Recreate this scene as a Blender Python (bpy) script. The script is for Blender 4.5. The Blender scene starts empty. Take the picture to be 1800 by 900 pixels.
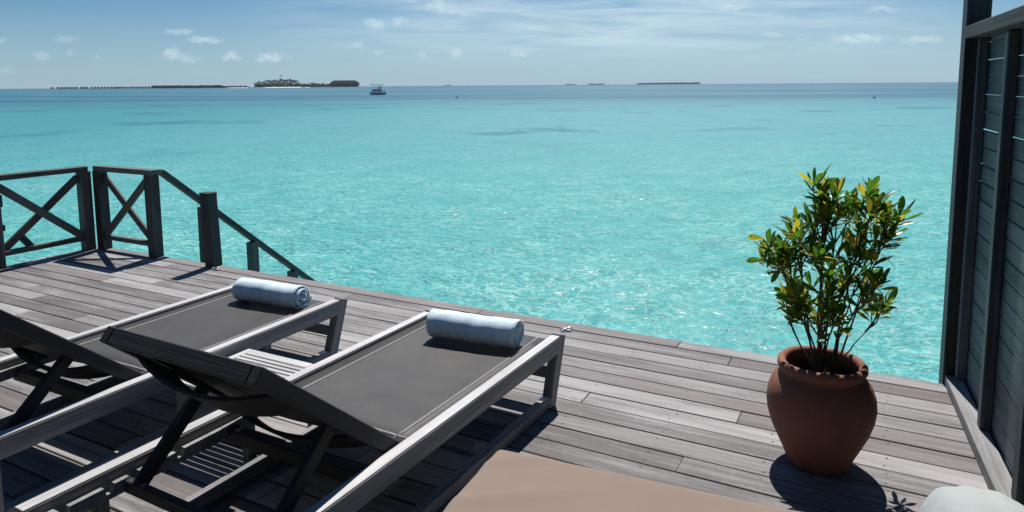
import bpy, bmesh, math, random
from mathutils import Vector, Matrix, Euler
R = math.radians
rnd = random.Random(7)
sc = bpy.context.scene
C = sc.collection

# ------------------------------------------------------------------ camera
F_PX, CY, YAW, PITCH, ROLL, CAM_H = 1233.5, 293.0, 27.886, 6.634, -0.398, 1.75
cam = bpy.data.cameras.new('camera')
cam_o = bpy.data.objects.new('camera', cam); C.objects.link(cam_o); sc.camera = cam_o
cam.sensor_fit = 'HORIZONTAL'; cam.sensor_width = 36.0
cam.lens = F_PX / 1800 * 36
cam.shift_y = (CY - 450) / 1800
cam.clip_start = 0.05; cam.clip_end = 60000
y_, p_, r_ = R(YAW), R(PITCH), R(ROLL)
fw = Vector((-math.sin(y_) * math.cos(p_), math.cos(y_) * math.cos(p_), -math.sin(p_)))
rt0 = Vector((math.cos(y_), math.sin(y_), 0)); up0 = rt0.cross(fw)
rt = rt0 * math.cos(r_) + up0 * math.sin(r_); up = up0 * math.cos(r_) - rt0 * math.sin(r_)
m = Matrix((rt, up, -fw)).transposed().to_4x4(); m.translation = (0, 0, CAM_H)
cam_o.matrix_world = m
FH = Vector((-math.sin(y_), math.cos(y_), 0)); RH = Vector((math.cos(y_), math.sin(y_), 0))   # level view axes

# ------------------------------------------------------------------ light
SUN_EL, SUN_AZ = 57.0, -14.5          # azimuth from +Y, clockwise positive
SKY_STRENGTH = 0.05
sun = bpy.data.lights.new('sun', 'SUN'); sun.energy = 5.0; sun.angle = R(0.53); sun.color = (1.0, 0.965, 0.92)
sun_o = bpy.data.objects.new('sun', sun); C.objects.link(sun_o)
sd = Vector((math.sin(R(SUN_AZ)) * math.cos(R(SUN_EL)), math.cos(R(SUN_AZ)) * math.cos(R(SUN_EL)), math.sin(R(SUN_EL))))
sun_o.rotation_euler = (-sd).to_track_quat('-Z', 'Y').to_euler(); sun_o.location = (0, 0, 30)
vs = sc.view_settings
sc.display_settings.display_device = 'sRGB'
vs.view_transform = 'Standard'; vs.look = 'None'; vs.gamma = 1.0; vs.exposure = 0.35; vs.use_curve_mapping = False
try:
    sc.cycles.use_denoising = True
    sc.cycles.max_bounces = 5; sc.cycles.diffuse_bounces = 3; sc.cycles.volume_bounces = 0
    sc.cycles.transparent_max_bounces = 16
    sc.cycles.sample_clamp_indirect = 6.0
    sc.cycles.caustics_reflective = False; sc.cycles.caustics_refractive = False
except Exception:
    pass


# ------------------------------------------------------------------ node helper
class NT:
    def __init__(s, tree):
        s.t = tree; s.n = tree.nodes; s.l = tree.links
    def put(s, kind, ins=None, **kw):
        n = s.n.new(kind)
        for k, v in kw.items():
            setattr(n, k, v)
        for k, v in (ins or {}).items():
            sock = n.inputs[k]
            if isinstance(v, bpy.types.NodeSocket):
                s.l.new(v, sock)
            else:
                try:
                    sock.default_value = v
                except Exception:
                    sock.default_value = (*v, 1) if len(v) == 3 else v
        return n
    def math(s, op, a, b=0.0, c=None, clamp=False):
        ins = {0: a, 1: b}
        if c is not None:
            ins[2] = c
        return s.put('ShaderNodeMath', ins, operation=op, use_clamp=clamp).outputs[0]
    def vmath(s, op, a, b=(0, 0, 0)):
        n = s.put('ShaderNodeVectorMath', {0: a, 1: b}, operation=op)
        return n.outputs['Value'] if op in ('DOT_PRODUCT', 'LENGTH') else n.outputs[0]
    def noise(s, vec, scale, detail=4, rough=0.55, dist=0.0):
        return s.put('ShaderNodeTexNoise', {'Vector': vec, 'Scale': scale, 'Detail': detail, 'Roughness': rough, 'Distortion': dist}).outputs['Fac']
    def step(s, v, a, b, lo=0.0, hi=1.0):
        return s.put('ShaderNodeMapRange', {'Value': v, 'From Min': a, 'From Max': b, 'To Min': lo, 'To Max': hi}, interpolation_type='SMOOTHSTEP').outputs[0]
    def mix(s, f, a, b, kind='MIX'):
        n = s.n.new('ShaderNodeMix'); n.data_type = 'RGBA'; n.blend_type = kind
        for i, v in ((0, f), (6, a), (7, b)):
            if isinstance(v, bpy.types.NodeSocket):
                s.l.new(v, n.inputs[i])
            else:
                n.inputs[i].default_value = v if i == 0 else (*v[:3], 1)
        return n.outputs[2]
    def comb(s, x, y, z=0.0):
        return s.put('ShaderNodeCombineXYZ', {0: x, 1: y, 2: z}).outputs[0]


# ------------------------------------------------------------------ world: sky with clouds
world = bpy.data.worlds.new('World'); sc.world = world; world.use_nodes = True
world.cycles.sampling_method = 'MANUAL'; world.cycles.sample_map_resolution = 512
w = NT(world.node_tree); w.n.clear()
sky = w.put('ShaderNodeTexSky', sky_type='NISHITA')
sky.sun_disc = False; sky.sun_elevation = R(SUN_EL); sky.sun_rotation = R(SUN_AZ)
sky.altitude = 0; sky.air_density = 1.0; sky.dust_density = 0.3; sky.ozone_density = 3.0
gen = w.put('ShaderNodeTexCoord').outputs['Generated']
b_ = w.math('ABSOLUTE', w.vmath('DOT_PRODUCT', gen, FH))
b_ = w.math('MAXIMUM', b_, 0.15)
U = w.math('DIVIDE', w.vmath('DOT_PRODUCT', gen, RH), b_)
V = w.math('DIVIDE', w.put('ShaderNodeSeparateXYZ', {0: gen}).outputs[2], b_)
uv = w.comb(U, V)
# domain warp for ragged edges
wn = w.put('ShaderNodeTexNoise', {'Vector': uv, 'Scale': 70.0, 'Detail': 4.0, 'Roughness': 0.62}).outputs['Color']
warp = w.vmath('MULTIPLY', w.vmath('SUBTRACT', wn, (0.5, 0.5, 0.5)), (0.034, 0.022, 0))
uvw = w.vmath('ADD', uv, warp)
fine = w.noise(uv, 85.0, 3, 0.6)
CL = [(10, 73, 32, 9, .5), (82, 98, 38, 8, .45), (130, 71, 42, 9, .35), (132, 96, 16, 8, .4), (328, 57, 46, 11, .6), (370, 73, 56, 11, .95),
      (314, 96, 32, 20, .8), (338, 105, 34, 13, .55), (412, 101, 28, 13, .85), (485, 104, 50, 12, .9), (666, 46, 36, 20, .8), (707, 41, 28, 15, .7),
      (778, 16, 46, 17, .85), (798, 26, 66, 8, .6), (632, 84, 28, 11, .6), (671, 93, 22, 8, .5), (745, 98, 22, 7, .5), (803, 93, 26, 15, .75),
      (916, 94, 40, 9, .75), (1352, 65, 30, 10, .6), (1400, 70, 18, 7, .5), (1505, 70, 90, 19, .95), (1610, 72, 76, 13, .7), (1282, 16, 56, 16, .6),
      (1540, 20, 60, 12, .6), (20, 125, 26, 8, .3), (725, 5, 30, 8, .4), (182, 103, 14, 6, .3), (1000, 116, 20, 4, .3), (1145, 118, 26, 4, .3)]
cl_sum = None
for (px, py, cw, ch, dens) in CL:
    hy = 156.0 - px * 0.0065
    cu, cv = (px - 900) / F_PX, (hy - py) / F_PX
    d = w.vmath('MULTIPLY', w.vmath('SUBTRACT', uvw, (cu, cv, 0)), (2 * F_PX / (cw * 1.25), 2 * F_PX / (ch * 1.35), 0))
    a = w.step(w.vmath('LENGTH', d), 1.15, 0.25, 0.0, dens)
    cl_sum = a if cl_sum is None else w.math('MAXIMUM', cl_sum, a)
cl = w.math('MULTIPLY', cl_sum, w.step(fine, 0.15, 0.6, 0.25, 1.0), clamp=True)
# thin cirrus drawn out sideways
cuv = w.comb(w.math('ADD', w.math('MULTIPLY', U, 3.2), w.math('MULTIPLY', V, 6.0)), w.math('MULTIPLY', V, 34.0))
ci = w.noise(cuv, 1.6, 5, 0.62, 0.6)
ci_reg = w.math('MULTIPLY', w.step(w.math('ABSOLUTE', w.math('SUBTRACT', U, 0.16)), 0.62, 0.05), w.math('MULTIPLY', w.step(V, 0.012, 0.075), w.step(V, 0.24, 0.13)))
ci = w.math('MULTIPLY', w.math('MULTIPLY', w.step(ci, 0.16, 0.8), ci_reg), 0.95)
veil = w.math('MULTIPLY', w.step(V, 0.16, 0.0), w.step(U, -0.7, 0.35, 0.5, 0.75))
tint = w.mix(1.0, sky.outputs[0], (0.53, 0.84, 1.12), 'MULTIPLY')
col = w.mix(veil, tint, (7.2, 10.0, 11.8))
col = w.mix(ci, col, (9.8, 12.2, 13.4))
col = w.mix(w.math('MULTIPLY', cl, 0.7), col, (10.4, 12.6, 13.6))
bg = w.put('ShaderNodeBackground', {'Color': col, 'Strength': SKY_STRENGTH})
w.l.new(bg.outputs[0], w.put('ShaderNodeOutputWorld').inputs[0])


# ------------------------------------------------------------------ materials
def new_mat(name):
    mt = bpy.data.materials.new(name); mt.use_nodes = True
    t = NT(mt.node_tree); t.n.clear()
    out = t.put('ShaderNodeOutputMaterial')
    return mt, t, out


def bsdf(t, out, **ins):
    p = t.put('ShaderNodeBsdfPrincipled', ins)
    t.l.new(p.outputs[0], out.inputs[0])
    return p


def wood(name, dark, light, rough=0.75, var=0.35, brown=None, grain=1.0, spec=0.3, bump=0.35):
    """weathered timber, grain along local X"""
    mt, t, out = new_mat(name)
    oc = t.put('ShaderNodeTexCoord').outputs['Object']
    oi = t.put('ShaderNodeObjectInfo').outputs['Random']
    off = t.comb(t.math('MULTIPLY', oi, 91.7), t.math('MULTIPLY', oi, 37.1), t.math('MULTIPLY', oi, 57.3))
    v = t.vmath('ADD', oc, off)
    g1 = t.noise(t.vmath('MULTIPLY', v, (2.2 * grain, 95 * grain, 95 * grain)), 1.0, 3, 0.65, 0.3)
    g2 = t.noise(t.vmath('MULTIPLY', v, (1.1 * grain, 26 * grain, 26 * grain)), 1.0, 2, 0.6, 0.8)
    pt = t.noise(t.vmath('MULTIPLY', v, (1.6, 5.0, 5.0)), 1.0, 4, 0.6)
    sp = t.noise(t.vmath('MULTIPLY', v, (40, 190, 190)), 1.0, 2, 0.7)
    k = t.math('ADD', t.math('MULTIPLY', g1, 0.5), t.math('MULTIPLY', g2, 0.5))
    k = t.math('ADD', k, t.math('MULTIPLY', t.math('SUBTRACT', pt, 0.5), 0.55))
    k = t.math('ADD', k, t.math('MULTIPLY', t.math('SUBTRACT', oi, 0.5), var))
    k = t.math('ADD', k, t.math('MULTIPLY', t.math('SUBTRACT', sp, 0.5), 0.3))
    c = t.mix(t.step(k, 0.22, 0.78), dark, light)
    if brown:
        r2 = t.math('FRACT', t.math('MULTIPLY', oi, 17.31))
        bf = t.math('MULTIPLY', t.step(r2, 0.62, 0.95), t.step(pt, 0.3, 0.6, 0.45, 1.0))
        c = t.mix(t.math('MULTIPLY', bf, 0.6), c, brown)
    st = t.step(t.noise(v, 3.3, 5, 0.7), 0.62, 0.78)
    c = t.mix(t.math('MULTIPLY', st, 0.35), c, tuple(x * 0.35 for x in dark))
    bm_ = t.put('ShaderNodeBump', {'Height': g1, 'Strength': bump, 'Distance': 0.004}).outputs[0]
    bsdf(t, out, **{'Base Color': c, 'Roughness': rough, 'Specular IOR Level': spec, 'Normal': bm_})
    return mt


def plain(name, col, rough=0.6, var=0.25, scale=12.0, bump=0.0, bscale=60.0, bdist=0.003, metallic=0.0, spec=0.4, rand=0.0, col2=None):
    mt, t, out = new_mat(name)
    oc = t.put('ShaderNodeTexCoord').outputs['Object']
    n = t.noise(oc, scale, 5, 0.6)
    c = t.mix(n, tuple(x * (1 - var) for x in col), col2 or tuple(min(1, x * (1 + var)) for x in col))
    if rand:
        oi = t.put('ShaderNodeObjectInfo').outputs['Random']
        hs = t.put('ShaderNodeHueSaturation', {'Color': c, 'Value': t.step(oi, 0, 1, 1 - rand, 1 + rand)})
        c = hs.outputs[0]
    ins = {'Base Color': c, 'Roughness': rough, 'Metallic': metallic, 'Specular IOR Level': spec}
    if bump:
        ins['Normal'] = t.put('ShaderNodeBump', {'Height': t.noise(oc, bscale, 5, 0.65), 'Strength': bump, 'Distance': bdist}).outputs[0]
    bsdf(t, out, **ins)
    return mt


M = {}
M['deck'] = wood('weathered_deck_wood', (0.1, 0.092, 0.09), (0.325, 0.31, 0.305), 0.75, 0.36, brown=(0.125, 0.1, 0.092))
M['lounger'] = wood('grey_teak', (0.11, 0.108, 0.108), (0.32, 0.314, 0.31), 0.6, 0.12)
M['rail'] = wood('dark_weathered_rail_wood', (0.04, 0.04, 0.038), (0.15, 0.145, 0.135), 0.7, 0.3)
M['screen'] = wood('dark_stained_screen_wood', (0.028, 0.04, 0.046), (0.125, 0.152, 0.165), 0.6, 0.25, grain=0.8)
M['shaded'] = wood('shaded_teak', (0.012, 0.012, 0.0135), (0.04, 0.04, 0.042), 0.65, 0.2)  # dark copy of the lounger teak, backrest shade put into its colour
M['sunlit'] = wood('sunlit_teak', (0.3, 0.295, 0.29), (0.56, 0.55, 0.54), 0.6, 0.1)  # pale copy of the lounger teak, sunlight on top faces painted in
M['plinth'] = wood('pale_plinth_wood', (0.14, 0.14, 0.14), (0.34, 0.34, 0.335), 0.7, 0.2)
M['post'] = wood('black_stained_post_wood', (0.012, 0.013, 0.015), (0.05, 0.052, 0.056), 0.6, 0.2)
M['under'] = wood('damp_joist_wood', (0.02, 0.018, 0.016), (0.07, 0.062, 0.055), 0.8, 0.2)
M['metal'] = plain('pale_metal', (0.75, 0.75, 0.74), 0.35, 0.1, metallic=0.6)
M['screw'] = plain('rusty_screw', (0.05, 0.035, 0.03), 0.6)
M['terracotta'] = plain('terracotta', (0.19, 0.07, 0.042), 0.85, 0.28, 7.0, 0.3, 70, 0.003, col2=(0.3, 0.125, 0.08))
M['soil'] = plain('potting_soil', (0.035, 0.025, 0.018), 0.95, 0.5, 40, 0.9, 60, 0.02)
M['bark'] = plain('shrub_bark', (0.1, 0.072, 0.05), 0.85, 0.4, 40, 0.5, 120)
M['sand'] = plain('coral_sand', (0.78, 0.74, 0.64), 0.9, 0.06, 0.05)
M['thatch'] = plain('dark_thatch', (0.015, 0.015, 0.016), 0.95, 0.4, 0.6, spec=0.05)
M['villa_wall'] = plain('villa_timber_wall', (0.02, 0.018, 0.018), 0.8, 0.3, 0.5, spec=0.05)
M['bigroof'] = plain('dark_shingle_roof', (0.012, 0.014, 0.019), 0.85, 0.35, 0.3, spec=0.05)
M['trunk'] = plain('palm_trunk', (0.12, 0.1, 0.08), 0.9, spec=0.05)
M['frond'] = plain('palm_frond', (0.017, 0.032, 0.014), 0.6, 0.4, 0.6, rand=0.4, spec=0.05)
M['foliage'] = plain('island_foliage', (0.02, 0.035, 0.015), 0.7, 0.45, 0.25, rand=0.35, spec=0.05)
M['white_paint'] = plain('white_boat_paint', (0.78, 0.78, 0.76), 0.4, 0.08, 1.0)
M['dark_paint'] = plain('navy_boat_paint', (0.02, 0.03, 0.045), 0.4, 0.2, 1.0)
M['boat_glass'] = plain('boat_window_glass', (0.015, 0.02, 0.025), 0.08, 0.1, 1.0, spec=0.6)
M['steel'] = plain('mast_steel', (0.3, 0.3, 0.3), 0.5, metallic=0.4)


def mat_sling():
    mt, t, out = new_mat('charcoal_mesh_sling')
    oc = t.put('ShaderNodeTexCoord').outputs['Object']
    wv = t.math('MULTIPLY', t.math('SINE', t.math('MULTIPLY', t.put('ShaderNodeSeparateXYZ', {0: oc}).outputs[0], 900)),
                t.math('SINE', t.math('MULTIPLY', t.put('ShaderNodeSeparateXYZ', {0: oc}).outputs[1], 900)))
    n = t.noise(oc, 4.0, 5, 0.6); n2 = t.noise(oc, 260, 2, 0.6)
    n3 = t.noise(oc, 75, 3, 0.7)
    k = t.math('ADD', t.math('MULTIPLY', n, 0.5), t.math('ADD', t.math('MULTIPLY', n2, 0.35), t.math('MULTIPLY', n3, 0.3)))
    c = t.mix(t.step(k, 0.25, 0.8), (0.028, 0.0265, 0.0255), (0.07, 0.066, 0.062))
    # fine pale scratches and dust streaks along the length
    s1 = t.noise(t.vmath('MULTIPLY', t.put('ShaderNodeMapping', {'Vector': oc, 'Rotation': (0, 0, 0.5)}).outputs[0], (6, 190, 1)), 1.0, 3, 0.6)
    c = t.mix(t.math('MULTIPLY', t.step(s1, 0.66, 0.8), 0.22), c, (0.3, 0.29, 0.28))
    bp = t.put('ShaderNodeBump', {'Height': t.math('ADD', wv, t.math('MULTIPLY', n2, 1.5)), 'Strength': 0.25, 'Distance': 0.001}).outputs[0]
    p = t.put('ShaderNodeBsdfPrincipled', {'Base Color': c, 'Roughness': 0.55, 'Specular IOR Level': 0.35, 'Normal': bp})
    tr = t.put('ShaderNodeBsdfTransparent')
    mx = t.put('ShaderNodeMixShader', {0: 0.1, 1: p.outputs[0], 2: tr.outputs[0]})
    t.l.new(mx.outputs[0], out.inputs[0])
    return mt


M['sling'] = mat_sling()
M['seam'] = plain('sling_welt', (0.17, 0.162, 0.158), 0.5, 0.3, 30)
M['plug'] = plain('black_plastic', (0.012, 0.012, 0.013), 0.4)


def mat_towel():
    mt, t, out = new_mat('pale_blue_terry')
    oc = t.put('ShaderNodeTexCoord').outputs['Object']
    n = t.noise(oc, 14, 5, 0.65); n2 = t.noise(oc, 330, 3, 0.7)
    c = t.mix(t.step(n, 0.3, 0.7), (0.56, 0.73, 0.83), (0.76, 0.87, 0.93))
    h = t.math('ADD', t.math('MULTIPLY', n2, 0.5), n)
    bp = t.put('ShaderNodeBump', {'Height': h, 'Strength': 0.6, 'Distance': 0.007}).outputs[0]
    bsdf(t, out, **{'Base Color': c, 'Roughness': 0.95, 'Specular IOR Level': 0.1, 'Sheen Weight': 0.25, 'Normal': bp})
    return mt


M['towel'] = mat_towel()


def mat_cloth(name, c1, c2, bump=0.3, scale=6.0):
    mt, t, out = new_mat(name)
    oc = t.put('ShaderNodeTexCoord').outputs['Object']
    n = t.noise(oc, scale, 5, 0.6)
    wv = t.noise(oc, 420, 2, 0.5)
    c = t.mix(t.math('ADD', t.math('MULTIPLY', n, 0.7), t.math('MULTIPLY', wv, 0.4)), c1, c2)
    h = t.math('ADD', t.math('MULTIPLY', wv, 0.15), n)
    bp = t.put('ShaderNodeBump', {'Height': h, 'Strength': bump, 'Distance': 0.01}).outputs[0]
    bsdf(t, out, **{'Base Color': c, 'Roughness': 0.9, 'Specular IOR Level': 0.15, 'Sheen Weight': 0.1, 'Normal': bp})
    return mt


M['beige'] = mat_cloth('taupe_cushion_cloth', (0.185, 0.138, 0.108), (0.25, 0.193, 0.155))
M['mint'] = mat_cloth('pale_mint_cloth', (0.3, 0.335, 0.325), (0.37, 0.405, 0.395), 0.6, 13.0)


def mat_leaf():
    mt, t, out = new_mat('croton_leaf')
    oi = t.put('ShaderNodeObjectInfo').outputs['Random']
    oc = t.put('ShaderNodeTexCoord').outputs['Object']
    geo = t.put('ShaderNodeNewGeometry')
    r = t.math('FRACT', t.math('ADD', oi, geo.outputs['Random Per Island']))
    n = t.noise(t.vmath('ADD', oc, t.comb(t.math('MULTIPLY', r, 31.0), 0.0, 0.0)), 55, 3, 0.6, 0.4)
    grn = t.mix(n, (0.025, 0.075, 0.012), (0.1, 0.2, 0.022))
    yel = t.mix(n, (0.28, 0.22, 0.02), (0.5, 0.38, 0.04))
    amt = t.math('ADD', t.math('MULTIPLY', t.math('SUBTRACT', n, 0.5), 3.0), t.step(r, 0.3, 1.0, -0.85, 1.0))
    c = t.mix(t.step(amt, 0.0, 0.7), grn, yel)
    p = t.put('ShaderNodeBsdfPrincipled', {'Base Color': c, 'Roughness': 0.32, 'Specular IOR Level': 0.5})
    tl = t.put('ShaderNodeBsdfTranslucent', {'Color': t.mix(1.0, c, (1.5, 1.65, 1.0), 'MULTIPLY')})
    mx = t.put('ShaderNodeMixShader', {0: 0.46, 1: p.outputs[0], 2: tl.outputs[0]})
    t.l.new(mx.outputs[0], out.inputs[0])
    return mt


M['leaf'] = mat_leaf()


def mat_water():
    mt, t, out = new_mat('lagoon_water')
    pos = t.put('ShaderNodeTexCoord').outputs['Object']
    along = t.vmath('DOT_PRODUCT', pos, FH); side = t.vmath('DOT_PRODUCT', pos, RH)
    # ---- sea bed: sand shelf, coral heads, reef edge, and light painted over them
    wob = t.noise(t.comb(t.math('MULTIPLY', side, 0.006), t.math('MULTIPLY', along, 0.004)), 1.0, 4, 0.6)
    reach = t.math('ADD', along, t.math('MULTIPLY', t.math('SUBTRACT', wob, 0.5), 130.0))
    sand_n = t.noise(pos, 0.05, 4, 0.6)
    p2 = t.vmath('MULTIPLY', pos, (1.0, 1.0, 0.0))
    near = t.mix(sand_n, (0.05, 0.30, 0.275), (0.08, 0.36, 0.338))
    # refracted-light network and its dim gaps, painted into the near water colour
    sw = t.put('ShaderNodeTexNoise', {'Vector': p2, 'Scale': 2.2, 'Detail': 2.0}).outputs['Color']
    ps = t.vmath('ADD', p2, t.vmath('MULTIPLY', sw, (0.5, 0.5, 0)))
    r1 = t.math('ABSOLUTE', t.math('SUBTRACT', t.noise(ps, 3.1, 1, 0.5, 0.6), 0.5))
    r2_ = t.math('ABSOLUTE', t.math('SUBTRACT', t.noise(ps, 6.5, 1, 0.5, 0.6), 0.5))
    caustic = t.math('ADD', t.math('MULTIPLY', t.step(r1, 0.07, 0.0), 0.6), t.math('MULTIPLY', t.step(r2_, 0.065, 0.0), 0.55))
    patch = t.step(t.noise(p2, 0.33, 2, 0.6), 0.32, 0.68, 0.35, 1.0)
    caustic = t.math('MULTIPLY', caustic, patch, clamp=True)
    light_gap = t.step(t.noise(ps, 1.3, 2, 0.6), 0.35, 0.7)
    near = t.mix(t.math('MULTIPLY', light_gap, 0.5), near, (0.026, 0.225, 0.215))
    near = t.mix(t.math('MULTIPLY', caustic, 0.72), near, (0.36, 0.6, 0.55))
    mid = t.mix(sand_n, (0.078, 0.275, 0.29), (0.125, 0.335, 0.345))
    mott = t.step(t.noise(t.comb(t.math('MULTIPLY', side, 0.5), t.math('MULTIPLY', along, 0.22)), 1.0, 4, 0.65), 0.3, 0.72)
    mid = t.mix(t.math('MULTIPLY', mott, 0.38), mid, (0.05, 0.235, 0.25))
    c = t.mix(t.step(along, 8, 58), near, mid)
    far_t = t.mix(sand_n, (0.06, 0.225, 0.25), (0.1, 0.28, 0.3))
    c = t.mix(t.step(along, 50, 140), c, far_t)
    c = t.mix(t.math('MULTIPLY', t.step(side, -3, -45), 0.6), c, (0.026, 0.19, 0.225))  # left side darkened in the colour for lens vignette and sun direction
    coral = t.noise(pos, 0.075, 5, 0.6, 0.4)
    cmask = t.math('MULTIPLY', t.step(coral, 0.555, 0.66), t.step(along, 28, 50))
    c = t.mix(t.math('MULTIPLY', cmask, 0.62), c, (0.028, 0.13, 0.165))
    cor2 = t.math('MULTIPLY', t.step(t.noise(pos, 0.23, 3, 0.6, 0.3), 0.63, 0.72), t.math('MULTIPLY', t.step(along, 18, 30), t.step(wob, 0.4, 0.6)))
    c = t.mix(t.math('MULTIPLY', cor2, 0.4), c, (0.03, 0.15, 0.18))
    deep_n = t.noise(t.comb(t.math('MULTIPLY', side, 0.0035), t.math('MULTIPLY', along, 0.012)), 1.0, 4, 0.6)
    deep = t.mix(t.step(deep_n, 0.35, 0.7), (0.022, 0.105, 0.165), (0.075, 0.205, 0.25))
    streak = t.noise(t.comb(t.math('MULTIPLY', side, 0.012), t.math('MULTIPLY', along, 0.05)), 1.0, 4, 0.65)
    reach = t.math('ADD', reach, t.math('MULTIPLY', t.math('SUBTRACT', streak, 0.5), 110.0))
    c = t.mix(t.step(reach, 75, 200), c, deep)
    c = t.mix(t.step(along, 500, 2500), c, (0.028, 0.105, 0.165))
    # ---- ripples
    warp = t.put('ShaderNodeTexNoise', {'Vector': p2, 'Scale': 1.3, 'Detail': 1.0}).outputs['Color']
    p3 = t.vmath('ADD', p2, t.vmath('MULTIPLY', warp, (0.6, 0.6, 0)))
    def ridge(vec, scale, det):
        return t.math('ABSOLUTE', t.math('SUBTRACT', t.noise(vec, scale, det, 0.5), 0.5))
    h = t.math('ADD', t.math('MULTIPLY', t.noise(p2, 0.5, 1, 0.5), 0.35), t.math('MULTIPLY', ridge(p3, 2.6, 2), -0.40))
    h = t.math('ADD', h, t.math('MULTIPLY', ridge(p3, 6.5, 2), -0.17))
    bp = t.put('ShaderNodeBump', {'Height': h, 'Strength': 1.0, 'Distance': 0.5}).outputs[0]
    bp2 = t.put('ShaderNodeBump', {'Height': h, 'Strength': 1.0, 'Distance': 0.13}).outputs[0]
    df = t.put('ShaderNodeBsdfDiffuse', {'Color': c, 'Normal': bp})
    gl = t.put('ShaderNodeBsdfGlossy', {'Color': (1, 1, 1, 1), 'Roughness': 0.26, 'Normal': bp2})
    fr = t.put('ShaderNodeFresnel', {'IOR': 1.33, 'Normal': bp2}).outputs[0]
    fr = t.math('MINIMUM', t.math('MULTIPLY', fr, 0.42), 0.12)
    mx = t.put('ShaderNodeMixShader', {0: fr, 1: df.outputs[0], 2: gl.outputs[0]})
    t.l.new(mx.outputs[0], out.inputs[0])
    return mt


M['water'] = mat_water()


# ------------------------------------------------------------------ mesh helpers
def me(bm, name, smooth=False):
    d = bpy.data.meshes.new(name)
    bm.normal_update(); bm.to_mesh(d); bm.free()
    if smooth:
        for p in d.polygons:
            p.use_smooth = True
    return d


def obj(name, data, mat, parent=None, mw=None, smooth=None):
    """mw is the matrix in the parent's own space"""
    if isinstance(mat, str):
        mat = M[mat]
    if mat and not data.materials:
        data.materials.append(mat)
    o = bpy.data.objects.new(name, data); C.objects.link(o)
    if parent:
        o.parent = parent
    if mw is not None:
        o.matrix_local = mw if isinstance(mw, Matrix) else Matrix.Translation(mw)
    return o


def thing(name, label, cat, loc=(0, 0, 0), rotz=0.0, group=None):
    o = bpy.data.objects.new(name, None); C.objects.link(o)
    o.empty_display_size = 0.1
    o.location = loc; o.rotation_euler = (0, 0, rotz)
    return tag(o, label, cat, group)


def tag(o, label, cat, group=None):
    o['label'] = label; o['category'] = cat
    if group:
        o['group'] = group
    return o


def struct(o):
    o['kind'] = 'structure'
    return o


_box = {}
def box_mesh(sx, sy, sz, bev=0.004):
    key = (round(sx, 4), round(sy, 4), round(sz, 4), bev)
    if key not in _box:
        bm = bmesh.new(); bmesh.ops.create_cube(bm, size=1.0)
        for v in bm.verts:
            v.co = Vector((v.co.x * sx, v.co.y * sy, v.co.z * sz))
        if bev:
            bmesh.ops.bevel(bm, geom=list(bm.edges), offset=bev, segments=1, affect='EDGES')
        _box[key] = me(bm, 'beam')
    return _box[key]


def frame_x(p0, p1, up=(0, 0, 1)):
    p0, p1 = Vector(p0), Vector(p1)
    x = (p1 - p0).normalized(); u = Vector(up)
    if abs(x.dot(u)) > 0.99:
        u = Vector((0, 1, 0))
    y = u.cross(x).normalized(); z = x.cross(y)
    mm = Matrix((x, y, z)).transposed().to_4x4(); mm.translation = (p0 + p1) / 2
    return mm, (p1 - p0).length


def beam(name, p0, p1, wd, ht, mat, parent=None, bev=0.004, up=(0, 0, 1)):
    mm, L = frame_x(p0, p1, up)
    d = box_mesh(L, wd, ht, bev)
    if d.materials and d.materials[0] != M[mat]:
        d = d.copy(); d.materials.clear()
    return obj(name, d, mat, parent, mm)


def tube(bm, pts, rad, seg=8, cap=True):
    rings = []
    for i, p in enumerate(pts):
        p = Vector(p)
        a = Vector(pts[max(i - 1, 0)]); b = Vector(pts[min(i + 1, len(pts) - 1)])
        tn = (b - a).normalized()
        u = Vector((0, 0, 1)) if abs(tn.z) < 0.9 else Vector((0, 1, 0))
        x = tn.cross(u).normalized(); y = tn.cross(x)
        r = rad[i] if isinstance(rad, (list, tuple)) else rad
        rings.append([bm.verts.new(p + (x * math.cos(2 * math.pi * k / seg) + y * math.sin(2 * math.pi * k / seg)) * r) for k in range(seg)])
    for a, b in zip(rings, rings[1:]):
        for k in range(seg):
            bm.faces.new((a[k], a[(k + 1) % seg], b[(k + 1) % seg], b[k]))
    if cap:
        bm.faces.new(rings[0][::-1]); bm.faces.new(rings[-1])
    return rings


def copy_tree(o, parent=None):
    c = o.copy(); C.objects.link(c); c.parent = parent
    for ch in o.children:
        copy_tree(ch, c)
    return c


# ------------------------------------------------------------------ setting: water, deck
SEA = -1.6
def make_sea():
    bm = bmesh.new()
    rings = [0.001, 10, 40, 150, 600, 2000, 6000, 15000]; seg = 48; prev = None
    for r in rings:
        vs_ = [bm.verts.new((r * math.cos(2 * math.pi * k / seg), r * math.sin(2 * math.pi * k / seg), 0)) for k in range(seg)]
        if prev:
            for k in range(seg):
                bm.faces.new((prev[k], prev[(k + 1) % seg], vs_[(k + 1) % seg], vs_[k]))
        prev = vs_
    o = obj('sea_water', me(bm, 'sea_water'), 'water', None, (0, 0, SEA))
    struct(o)


make_sea()

WX0, WY0, WK = 0.375, 4.70, 0.079            # foot of the slatted screen: x = WX0 + (WY0 - y) * WK
def wall_x(y):
    return WX0 + (WY0 - y) * WK


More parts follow.
